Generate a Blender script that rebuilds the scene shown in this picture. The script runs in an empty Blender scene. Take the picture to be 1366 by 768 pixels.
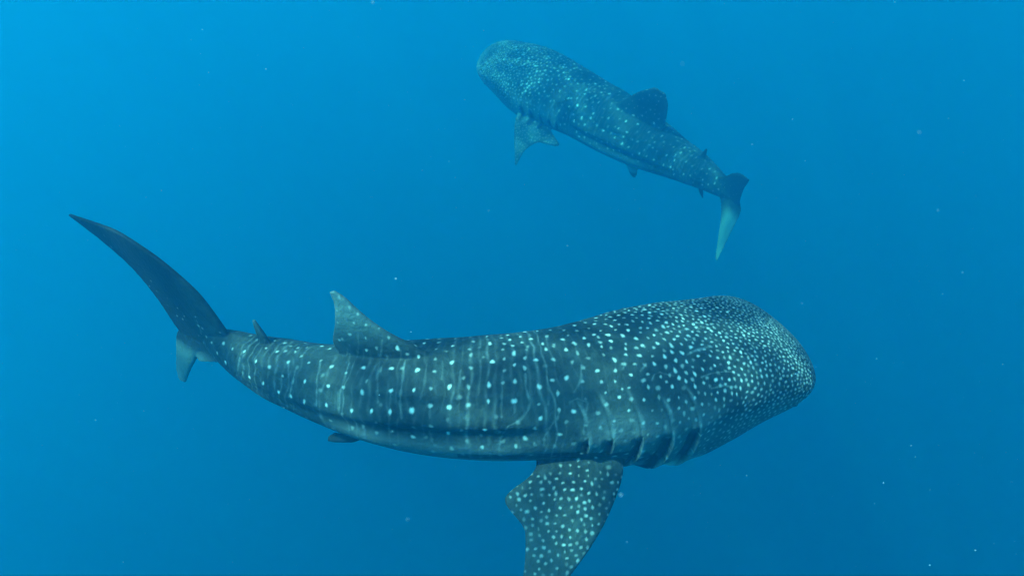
import bpy, math, random
import numpy as np
from mathutils import Vector, Matrix

R = math.radians
SC = bpy.context.scene
COL = SC.collection

# ------------------------------------------------------------------ camera, sky, sun, exposure
CAM_PITCH = 35.0
cam_d = bpy.data.cameras.new('camera')
cam_d.sensor_width = 36.0
cam_d.angle = R(70.0)
cam_d.clip_start = 0.05
cam_d.clip_end = 500.0
cam = bpy.data.objects.new('camera', cam_d)
COL.objects.link(cam)
cam.location = (0, 0, 0)
cam.rotation_euler = (R(90 - CAM_PITCH), 0, 0)
SC.camera = cam
cam_d.dof.use_dof = True
cam_d.dof.focus_distance = 4.2
cam_d.dof.aperture_fstop = 2.8

SUN_ELEV, SUN_AZ = 58.0, 202.0       # azimuth measured from +X towards +Y
world = bpy.data.worlds.new('World')
SC.world = world
world.use_nodes = True
wn = world.node_tree.nodes
sky = wn.new('ShaderNodeTexSky')
sky.sky_type = 'NISHITA'
sky.sun_disc = False
sky.sun_elevation = R(SUN_ELEV)
sky.sun_rotation = R(90 - SUN_AZ)
wn['Background'].inputs['Strength'].default_value = 0.15
world.node_tree.links.new(sky.outputs['Color'], wn['Background'].inputs['Color'])

sun_d = bpy.data.lights.new('sun', 'SUN')
sun_d.energy = 5.0
sun_d.angle = R(0.6)
sun_d.color = (1.0, 0.985, 0.96)
sun = bpy.data.objects.new('sun', sun_d)
COL.objects.link(sun)
sd = Vector((math.cos(R(SUN_ELEV)) * math.cos(R(SUN_AZ)), math.cos(R(SUN_ELEV)) * math.sin(R(SUN_AZ)), math.sin(R(SUN_ELEV))))
sun.rotation_euler = sd.to_track_quat('Z', 'Y').to_euler()
sun.location = (0, 0, 20)

SC.view_settings.view_transform = 'Standard'
SC.view_settings.look = 'None'
SC.view_settings.gamma = 1.0
SC.view_settings.exposure = 1.55
SC.render.engine = 'CYCLES'
SC.cycles.use_denoising = True
SC.cycles.denoising_prefilter = 'NONE'
SC.cycles.volume_bounces = 4
SC.cycles.max_bounces = 8
SC.cycles.transparent_max_bounces = 8


def nd(nt, typ, **kw):
    n = nt.nodes.new(typ)
    for k, v in kw.items():
        setattr(n, k, v)
    return n


# ------------------------------------------------------------------ the sea: one closed body of water round everything
def build_water():
    x0, x1, y0, y1, z0, z1 = -60, 60, -25, 85, -60, 4.5
    v = [(x0, y0, z0), (x1, y0, z0), (x1, y1, z0), (x0, y1, z0), (x0, y0, z1), (x1, y0, z1), (x1, y1, z1), (x0, y1, z1)]
    f = [(0, 3, 2, 1), (4, 5, 6, 7), (0, 1, 5, 4), (1, 2, 6, 5), (2, 3, 7, 6), (3, 0, 4, 7)]
    me = bpy.data.meshes.new('haze')
    me.from_pydata(v, [], f)
    o = bpy.data.objects.new('haze', me)
    COL.objects.link(o)
    o['kind'] = 'stuff'
    o['label'] = 'clear blue open sea water filling the whole view'
    o['category'] = 'water'
    m = bpy.data.materials.new('sea_water')
    m.use_nodes = True
    nt = m.node_tree
    nt.nodes.clear()
    out = nd(nt, 'ShaderNodeOutputMaterial')
    pv = nd(nt, 'ShaderNodeVolumePrincipled')
    pv.inputs['Color'].default_value = (0.006, 0.156, 0.288, 1)
    pv.inputs['Absorption Color'].default_value = (0.06, 0.77, 0.84, 1)
    pv.inputs['Density'].default_value = 0.19
    pv.inputs['Anisotropy'].default_value = 0.64
    nt.links.new(pv.outputs[0], out.inputs['Volume'])
    me.materials.append(m)
    return o


build_water()


def build_surface():
    """the rippled top of the sea, which gathers the sunlight into a moving net of brighter and dimmer patches."""
    nx, ny = 240, 220
    x = np.linspace(-60, 60, nx); y = np.linspace(-25, 85, ny)
    X, Y = np.meshgrid(x, y, indexing='ij')
    Z = 4.62 + 0.05 * np.sin(X * 1.1 + 0.6 * Y) + 0.04 * np.sin(Y * 1.7 - 0.4 * X + 1) + 0.02 * np.sin(2.9 * X + 2.1 * Y)
    idx = np.arange(nx * ny).reshape(nx, ny)
    F = np.stack([idx[:-1, :-1], idx[1:, :-1], idx[1:, 1:], idx[:-1, 1:]], -1).reshape(-1, 4)
    me = bpy.data.meshes.new('water_surface_gobo')
    me.from_pydata(np.stack([X, Y, Z], -1).reshape(-1, 3).tolist(), [], F.tolist())
    me.polygons.foreach_set('use_smooth', [True] * len(me.polygons))
    o = bpy.data.objects.new('water_surface_gobo', me)
    COL.objects.link(o)
    o['kind'] = 'structure'
    m = bpy.data.materials.new('caustic_net_gobo')
    m.use_nodes = True
    nt = m.node_tree; L = nt.links.new
    nt.nodes.clear()
    out = nd(nt, 'ShaderNodeOutputMaterial'); tr = nd(nt, 'ShaderNodeBsdfTransparent')
    geo = nd(nt, 'ShaderNodeNewGeometry')
    nz = nd(nt, 'ShaderNodeTexNoise'); nz.inputs['Scale'].default_value = 0.9; nz.inputs['Detail'].default_value = 3
    L(geo.outputs['Position'], nz.inputs['Vector'])
    ad = nd(nt, 'ShaderNodeVectorMath', operation='MULTIPLY_ADD')
    L(nz.outputs['Color'], ad.inputs[0]); ad.inputs[1].default_value = (0.9, 0.9, 0.0); L(geo.outputs['Position'], ad.inputs[2])
    vo = nd(nt, 'ShaderNodeTexVoronoi', feature='DISTANCE_TO_EDGE', voronoi_dimensions='2D')
    vo.inputs['Scale'].default_value = 1.5
    L(ad.outputs[0], vo.inputs['Vector'])
    mp = nd(nt, 'ShaderNodeMapRange'); mp.interpolation_type = 'SMOOTHSTEP'
    mp.inputs[1].default_value = 0.0; mp.inputs[2].default_value = 0.27; mp.inputs[3].default_value = 1.0; mp.inputs[4].default_value = 0.26
    L(vo.outputs['Distance'], mp.inputs[0])
    L(mp.outputs[0], tr.inputs['Color'])  # caustic net painted as transparency, added to dapple the sun below
    L(tr.outputs[0], out.inputs['Surface'])
    me.materials.append(m)
    return o


build_surface()


# ------------------------------------------------------------------ whale shark, built straight (unit = body length), then bent
# canonical frame: u = distance back from the snout, y = to the animal's right, z = up
BODY = np.array([
    # u      width   top     bottom  centre z
    (0.0000, 0.0520, 0.0090, 0.0090, 0.000),
    (0.0030, 0.0700, 0.0160, 0.0180, 0.000),
    (0.0100, 0.0890, 0.0250, 0.0280, 0.000),
    (0.0250, 0.0995, 0.0350, 0.0420, 0.001),
    (0.0500, 0.1005, 0.0440, 0.0560, 0.001),
    (0.0900, 0.0990, 0.0525, 0.0780, 0.001),
    (0.1300, 0.1010, 0.0600, 0.1020, 0.000),
    (0.1800, 0.1050, 0.0670, 0.1200, 0.000),
    (0.2300, 0.1030, 0.0720, 0.1200, 0.000),
    (0.2800, 0.0930, 0.0745, 0.1030, 0.000),
    (0.3500, 0.0810, 0.0740, 0.0850, 0.000),
    (0.4300, 0.0770, 0.0720, 0.0780, 0.000),
    (0.5100, 0.0700, 0.0670, 0.0710, 0.001),
    (0.5800, 0.0600, 0.0590, 0.0590, 0.002),
    (0.6500, 0.0460, 0.0470, 0.0450, 0.003),
    (0.7000, 0.0390, 0.0440, 0.0370, 0.004),
    (0.7400, 0.0310, 0.0400, 0.0310, 0.004),
    (0.7700, 0.0245, 0.0380, 0.0270, 0.004),
    (0.8000, 0.0165, 0.0320, 0.0220, 0.006),
    (0.8300, 0.0060, 0.0160, 0.0160, 0.010)])


def pchip(xs, ys, x):
    xs = np.asarray(xs, float); ys = np.asarray(ys, float)
    h = np.diff(xs); d = np.diff(ys) / h
    m = np.zeros_like(ys)
    w1 = 2 * h[1:] + h[:-1]; w2 = h[1:] + 2 * h[:-1]
    ok = d[:-1] * d[1:] > 0
    with np.errstate(divide='ignore', invalid='ignore'):
        mm = (w1 + w2) / (w1 / d[:-1] + w2 / d[1:])
    m[1:-1] = np.where(ok, mm, 0)
    m[0], m[-1] = d[0], d[-1]
    x = np.clip(x, xs[0], xs[-1])
    i = np.clip(np.searchsorted(xs, x) - 1, 0, len(h) - 1)
    t = (x - xs[i]) / h[i]
    return ((1 + 2 * t) * (1 - t) ** 2 * ys[i] + t * (1 - t) ** 2 * h[i] * m[i]
            + t * t * (3 - 2 * t) * ys[i + 1] + t * t * (t - 1) * h[i] * m[i + 1])


def smooth(a, b, x):
    t = np.clip((x - a) / (b - a), 0, 1)
    return t * t * (3 - 2 * t)


def ring_radius(u, phi):
    """offset (y, z) of the body surface at station u, angle phi (0 = right side, 90 = back)."""
    w = pchip(BODY[:, 0], BODY[:, 1], u); t = pchip(BODY[:, 0], BODY[:, 2], u)
    b = pchip(BODY[:, 0], BODY[:, 3], u); zc = pchip(BODY[:, 0], BODY[:, 4], u)
    c, s = np.cos(phi), np.sin(phi)
    h = np.where(s >= 0, t, b)
    n = 2.0 + 0.55 * (1 - smooth(0.06, 0.34, u))            # broad flat head, round trunk
    rad = (np.abs(c) ** n + np.abs(s) ** n) ** (-1 / n)
    deg = np.degrees(np.arcsin(np.clip(s, -1, 1)))          # -90 belly .. 90 back, same both sides
    # three long ridges on each flank, sharp below and soft above
    k = smooth(0.20, 0.34, u) * (1 - smooth(0.72, 0.80, u))

    def ridge(c0, up, dn, a):
        x = deg - c0
        return a * np.where(x >= 0, np.exp(-(x / up) ** 2), np.exp(-(x / dn) ** 2))
    c_low = 20 - 14 * smooth(0.45, 0.78, u)
    k2 = smooth(0.33, 0.42, u) * (1 - 0.75 * smooth(0.52, 0.70, u))
    bump = k * (k2 * (ridge(c_low, 15, 7, 0.080) - ridge(c_low - 15, 9, 9, 0.030)) + ridge(46, 12, 6, 0.036) + ridge(68, 9, 6, 0.024)
                + ridge(c_low - 32, 12, 16, 0.04))
    bump = bump + 0.03 * smooth(0.25, 0.4, u) * np.exp(-((deg - 90) / 8) ** 2)
    rad = rad * (1 + bump)
    return c * rad * w, s * rad * h + zc


def body_mesh(nu, nphi):
    u = np.concatenate([0.06 * (np.linspace(0, 1, nu // 4) ** 2), np.linspace(0.06, 0.83, nu)[1:]])
    n = len(u)
    ph = np.linspace(0, 2 * np.pi, nphi, endpoint=False)
    U, P = np.meshgrid(u, ph, indexing='ij')
    y, z = ring_radius(U, P)
    # front of the head: bow the snout so that the middle leads and the corners fall back
    U2 = U + 0.014 * (1 - smooth(0.0, 0.10, U)) * (y / 0.09) ** 2
    # mouth: the upper lip overhangs the lower jaw
    U2 = U2 + 0.014 * (1 - smooth(0.0, 0.05, U)) * smooth(0.002, -0.02, z)
    V = np.stack([U2, y, z], -1).reshape(-1, 3)
    idx = np.arange(n * nphi).reshape(n, nphi)
    a = idx[:-1]; b = idx[1:]
    F = np.stack([a, np.roll(a, -1, 1), np.roll(b, -1, 1), b], -1).reshape(-1, 4)
    V = np.vstack([V, V[:nphi].mean(0), V[-nphi:].mean(0)])
    c0, c1 = n * nphi, n * nphi + 1
    tri = [(c0, idx[0, (j + 1) % nphi], idx[0, j]) for j in range(nphi)] + [(c1, idx[-1, j], idx[-1, (j + 1) % nphi]) for j in range(nphi)]
    return V, [tuple(q) for q in F.tolist()] + tri


def resample(pts, n):
    """smooth curve through 2-D points, n samples evenly in parameter."""
    p = np.asarray(pts, float)
    d = np.concatenate([[0], np.cumsum(np.linalg.norm(np.diff(p, axis=0), axis=1))])
    d /= d[-1]
    t = np.linspace(0, 1, n)
    return np.stack([pchip(d, p[:, 0], t), pchip(d, p[:, 1], t)], -1) if len(p) > 2 else p[0] + (p[1] - p[0]) * t[:, None]


def fin_mesh(lead, trail, thick, place, nspan=48, nch=22, edge=0.0016):
    """a fin between its leading and trailing outline (both root to tip), with an aerofoil section, put in place by place(p, q, h)."""
    A = resample(lead, nspan); B = resample(trail, nspan)
    c = (1 - np.cos(np.linspace(0, np.pi, nch))) / 2
    prof = 2.96 * (0.2969 * np.sqrt(c) - 0.126 * c - 0.3516 * c ** 2 + 0.2843 * c ** 3 - 0.1015 * c ** 4) / 0.296
    t = np.linspace(0, 1, nspan)
    th = np.interp(t, np.linspace(0, 1, len(thick)), thick)
    P = A[:, None, :] * (1 - c[None, :, None]) + B[:, None, :] * c[None, :, None]
    h = th[:, None] * prof[None, :] * 0.5 * 0.55 + edge * (1 - t[:, None] ** 6 * 0.6)
    up = place(P[..., 0], P[..., 1], h)
    dn = place(P[..., 0], P[..., 1], -h)
    ring = np.concatenate([up, dn[:, ::-1]], 1)              # nspan x 2nch x 3
    m = ring.shape[1]
    idx = np.arange(nspan * m).reshape(nspan, m)
    a = idx[:-1]; b = idx[1:]
    F = np.stack([a, np.roll(a, -1, 1), np.roll(b, -1, 1), b], -1).reshape(-1, 4).tolist()
    F = [tuple(q) for q in F] + [tuple(idx[0][::-1].tolist()), tuple(idx[-1].tolist())]
    return ring.reshape(-1, 3), F


def shark_parts(cfg):
    parts = [body_mesh(240, 160)]
    # caudal fin, upright crescent

    def vert(p, q, h):
        return np.stack([p, h, q], -1)
    parts.append(fin_mesh(cfg['caudal_up'][0], cfg['caudal_up'][1], (0.020, 0.016, 0.012, 0.008, 0.004),
                          lambda p, q, h: np.stack([p, h + cfg.get('up_lean', 0.0) * np.clip(q, 0, 1), q], -1), 70))
    parts.append(fin_mesh(cfg['caudal_low'][0], cfg['caudal_low'][1], (0.018, 0.012, 0.009, 0.004),
                          lambda p, q, h: np.stack([p, h + cfg.get('low_lean', 0.0) * np.clip(-q, 0, 1), q], -1)))
    parts.append(fin_mesh(cfg['dorsal'][0], cfg['dorsal'][1], (0.030, 0.022, 0.016, 0.011, 0.006), vert))
    parts.append(fin_mesh([(0.686, 0.020), (0.706, 0.050), (0.723, 0.080)], [(0.728, 0.020), (0.725, 0.050), (0.7275, 0.079)], (0.010, 0.006, 0.003), vert, 24, 14))
    parts.append(fin_mesh([(0.700, -0.018), (0.716, -0.040), (0.732, -0.062)], [(0.728, -0.016), (0.732, -0.040), (0.735, -0.062)], (0.010, 0.006, 0.003), vert, 24, 14))
    ps = cfg.get('pelvic_size', 1.0)
    for side in (1, -1):
        pec = cfg['pectoral' if side == 1 else 'pectoral_l']

        def place(p, q, h, side=side, pec=pec):
            # q runs outwards along the span, drooping by dihedral with a slight downward curl; p runs back
            d0, curl, y0, z0 = pec['droop'], pec['curl'], 0.060, -0.040
            a = R(d0) + R(curl) * np.clip(q, 0, 1) / 0.2
            y = y0 + q * np.cos(a) - h * np.sin(a) * -1
            z = z0 - q * np.sin(a) + h * np.cos(a) - pec.get('twist', 0.0) * (p - 0.29) * np.clip(q / 0.06, 0, 1)
            return np.stack([p, side * y, z], -1)
        parts.append(fin_mesh(pec['lead'], pec['trail'], (0.040, 0.032, 0.026, 0.018, 0.010, 0.004), place, 60, 26))

        def place_p(p, q, h, side=side):
            return np.stack([p, side * (0.030 + q * 0.75 - h * 0.66), -0.050 - q * 0.66 + h * -0.75], -1)
        parts.append(fin_mesh([(a + cfg.get('pelvic', 0.0), c) for a, c in ((0.575, 0.0), (0.590, 0.008 * ps), (0.612, 0.012 * ps))], [(a + cfg.get('pelvic', 0.0), c) for a, c in ((0.615, 0.0), (0.622, 0.008 * ps), (0.622, 0.012 * ps))], (0.016, 0.010, 0.004), place_p, 24, 14))
    return parts


def fuse(parts, voxel):
    """all the volumes grown into one continuous skin."""
    V, F, off = [], [], 0
    for v, f in parts:
        V.append(v); F += [tuple(int(i) + off for i in q) for q in f]; off += len(v)
    me = bpy.data.meshes.new('tmp')
    me.from_pydata(np.vstack(V).tolist(), [], F)
    me.update()
    import bmesh
    bm = bmesh.new(); bm.from_mesh(me)
    bmesh.ops.recalc_face_normals(bm, faces=bm.faces[:])
    bm.to_mesh(me); bm.free()
    o = bpy.data.objects.new('tmp', me); COL.objects.link(o)
    md = o.modifiers.new('r', 'REMESH'); md.mode = 'VOXEL'; md.voxel_size = voxel; md.adaptivity = 0
    dg = bpy.context.evaluated_depsgraph_get()
    ev = o.evaluated_get(dg).to_mesh()
    n = len(ev.vertices); co = np.empty(n * 3); ev.vertices.foreach_get('co', co); co = co.reshape(-1, 3)
    nf = len(ev.polygons); ls = np.empty(nf, int); lt = np.empty(nf, int)
    ev.polygons.foreach_get('loop_start', ls); ev.polygons.foreach_get('loop_total', lt)
    lv = np.empty(len(ev.loops), int); ev.loops.foreach_get('vertex_index', lv)
    ne = len(ev.edges); ed = np.empty(ne * 2, int); ev.edges.foreach_get('vertices', ed); ed = ed.reshape(-1, 2)
    bpy.data.objects.remove(o); bpy.data.meshes.remove(me)
    return co, ls, lt, lv, ed


def relax(co, ed, it, w=0.5):
    n = len(co)
    deg = np.bincount(ed.ravel(), minlength=n).astype(float)
    for k in range(it):
        for lam in (w, -w * 1.02):
            s = np.stack([np.bincount(ed[:, 0], co[ed[:, 1], a], n) + np.bincount(ed[:, 1], co[ed[:, 0], a], n) for a in range(3)], -1)
            co = co + lam * (s / deg[:, None] - co)
    return co


def vnormals(co, ls, lv):
    q = lv.reshape(-1, 4)
    nrm = np.cross(co[q[:, 2]] - co[q[:, 0]], co[q[:, 3]] - co[q[:, 1]])
    out = np.stack([sum(np.bincount(q[:, k], nrm[:, a], len(co)) for k in range(4)) for a in range(3)], -1)
    return out / (np.linalg.norm(out, axis=1, keepdims=True) + 1e-12)


def bend(co, cfg):
    """carry the straight animal on to its curved spine; returns metres in the animal's own frame."""
    s = np.linspace(0, 1.10, 1101)
    ks = np.array(cfg['spine'])
    yaw = np.radians(pchip(ks[:, 0], ks[:, 1], s)); pit = np.radians(pchip(ks[:, 0], ks[:, 2], s)); rol = np.radians(pchip(ks[:, 0], ks[:, 3], s))
    f = np.stack([np.cos(yaw) * np.cos(pit), np.sin(yaw) * np.cos(pit), np.sin(pit)], -1)
    r0 = np.stack([np.sin(yaw), -np.cos(yaw), np.zeros_like(yaw)], -1)
    u0 = np.cross(r0, f)
    rt = r0 * np.cos(rol)[:, None] - u0 * np.sin(rol)[:, None]
    up = u0 * np.cos(rol)[:, None] + r0 * np.sin(rol)[:, None]
    P = -np.cumsum(f, 0) * (s[1] - s[0])
    P = P - P[400]
    x = np.clip(co[:, 0], 0, 1.099)
    i = np.minimum((x * 1000).astype(int), 1099); t = (x * 1000 - i)[:, None]

    def lerp(a):
        return a[i] * (1 - t) + a[i + 1] * t
    g = cfg.get('girth', 1.0) * (1 + cfg.get('full', 0.0) * smooth(0.22, 0.36, x) * (1 - smooth(0.66, 0.80, x)))[:, None]
    gy = g * (1 - cfg.get('taper', 0.0) * (1 - smooth(0.0, 0.15, x)))[:, None]
    q = lerp(P) + lerp(rt) * co[:, 1:2] * gy + lerp(up) * co[:, 2:3] * g - lerp(f) * (co[:, 0] - x)[:, None]
    return q * cfg['length']


CAUDAL_UP = ([(0.745, 0.010), (0.772, 0.038), (0.786, 0.071), (0.800, 0.098), (0.828, 0.123), (0.872, 0.147), (0.935, 0.163), (1.016, 0.160)],
             [(0.858, -0.040), (0.872, -0.011), (0.884, 0.014), (0.897, 0.057), (0.923, 0.101), (0.966, 0.132), (1.020, 0.157)])
DORSAL = ([(0.470, 0.055), (0.505, 0.078), (0.537, 0.096), (0.558, 0.112), (0.575, 0.129), (0.588, 0.144), (0.599, 0.152)],
          [(0.600, 0.046), (0.612, 0.076), (0.605, 0.107), (0.602, 0.134), (0.606, 0.150)])
PEC = dict(droop=26, curl=10, twist=0.0,
           lead=[(0.268, -0.02), (0.279, 0.03), (0.306, 0.08), (0.370, 0.16), (0.432, 0.225)],
           trail=[(0.365, -0.02), (0.378, 0.022), (0.411, 0.054), (0.393, 0.092), (0.402, 0.16), (0.426, 0.222)])
PEC2 = dict(droop=4, curl=10, twist=0.0,
           lead=[(0.178, -0.02), (0.183, 0.03), (0.198, 0.07), (0.235, 0.12), (0.280, 0.165)],
           trail=[(0.280, -0.02), (0.295, 0.022), (0.352, 0.048), (0.296, 0.078), (0.280, 0.12), (0.287, 0.163)])
DORSAL2 = ([(0.425, 0.050), (0.475, 0.096), (0.520, 0.142), (0.560, 0.170)],
          [(0.585, 0.046), (0.599, 0.086), (0.602, 0.130), (0.592, 0.165)])
CAUDAL_LOW1 = ([(0.800, 0.000), (0.845, -0.018), (0.878, -0.054), (0.905, -0.090), (0.920, -0.112)],
               [(0.870, 0.020), (0.888, 0.000), (0.912, -0.050), (0.932, -0.100), (0.934, -0.113)])
CAUDAL_LOW2 = ([(0.775, 0.000), (0.808, -0.026), (0.845, -0.070), (0.888, -0.124)],
               [(0.860, 0.020), (0.878, -0.012), (0.886, -0.060), (0.898, -0.123)])
SHARK1 = dict(length=4.76, voxel=0.0011, loc=(-0.024, 3.2, -3.024), low_lean=-0.05, up_lean=0.10,
              caudal_up=CAUDAL_UP, caudal_low=CAUDAL_LOW1, dorsal=DORSAL, pectoral=PEC, pectoral_l=PEC,
              spine=[(0, 20, 0, 0), (0.2, 19, 0, 0), (0.4, 5, 0, 0), (0.6, -12, 0, 0), (0.78, -28, 0, 0), (1.1, -30, 0, 0)])
CAUDAL_UP2 = ([(0.755, 0.014), (0.800, 0.050), (0.850, 0.092), (0.905, 0.126), (0.970, 0.150)],
              [(0.846, -0.035), (0.858, -0.006), (0.878, 0.036), (0.915, 0.090), (0.973, 0.148)])
SHARK2 = dict(length=6.92, jitter=0.0025, voxel=0.0024, loc=(1.565, 12.313, -4.92),
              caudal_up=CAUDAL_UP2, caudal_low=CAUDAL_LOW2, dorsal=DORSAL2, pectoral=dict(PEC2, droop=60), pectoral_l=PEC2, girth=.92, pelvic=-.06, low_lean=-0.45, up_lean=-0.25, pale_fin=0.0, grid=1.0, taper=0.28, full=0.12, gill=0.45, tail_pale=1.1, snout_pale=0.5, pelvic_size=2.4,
              spine=[(0, 148, 10, -25), (0.4, 136, 12, -22), (0.6, 134, 9, -15), (0.78, 118, 6, -8),(0.86, 101, 5, -5), (1.1, 88, 0, -5)])


GILLS = (0.203, 0.236, 0.268, 0.299, 0.324)      # where the five slits cross the middle of the flank
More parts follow.
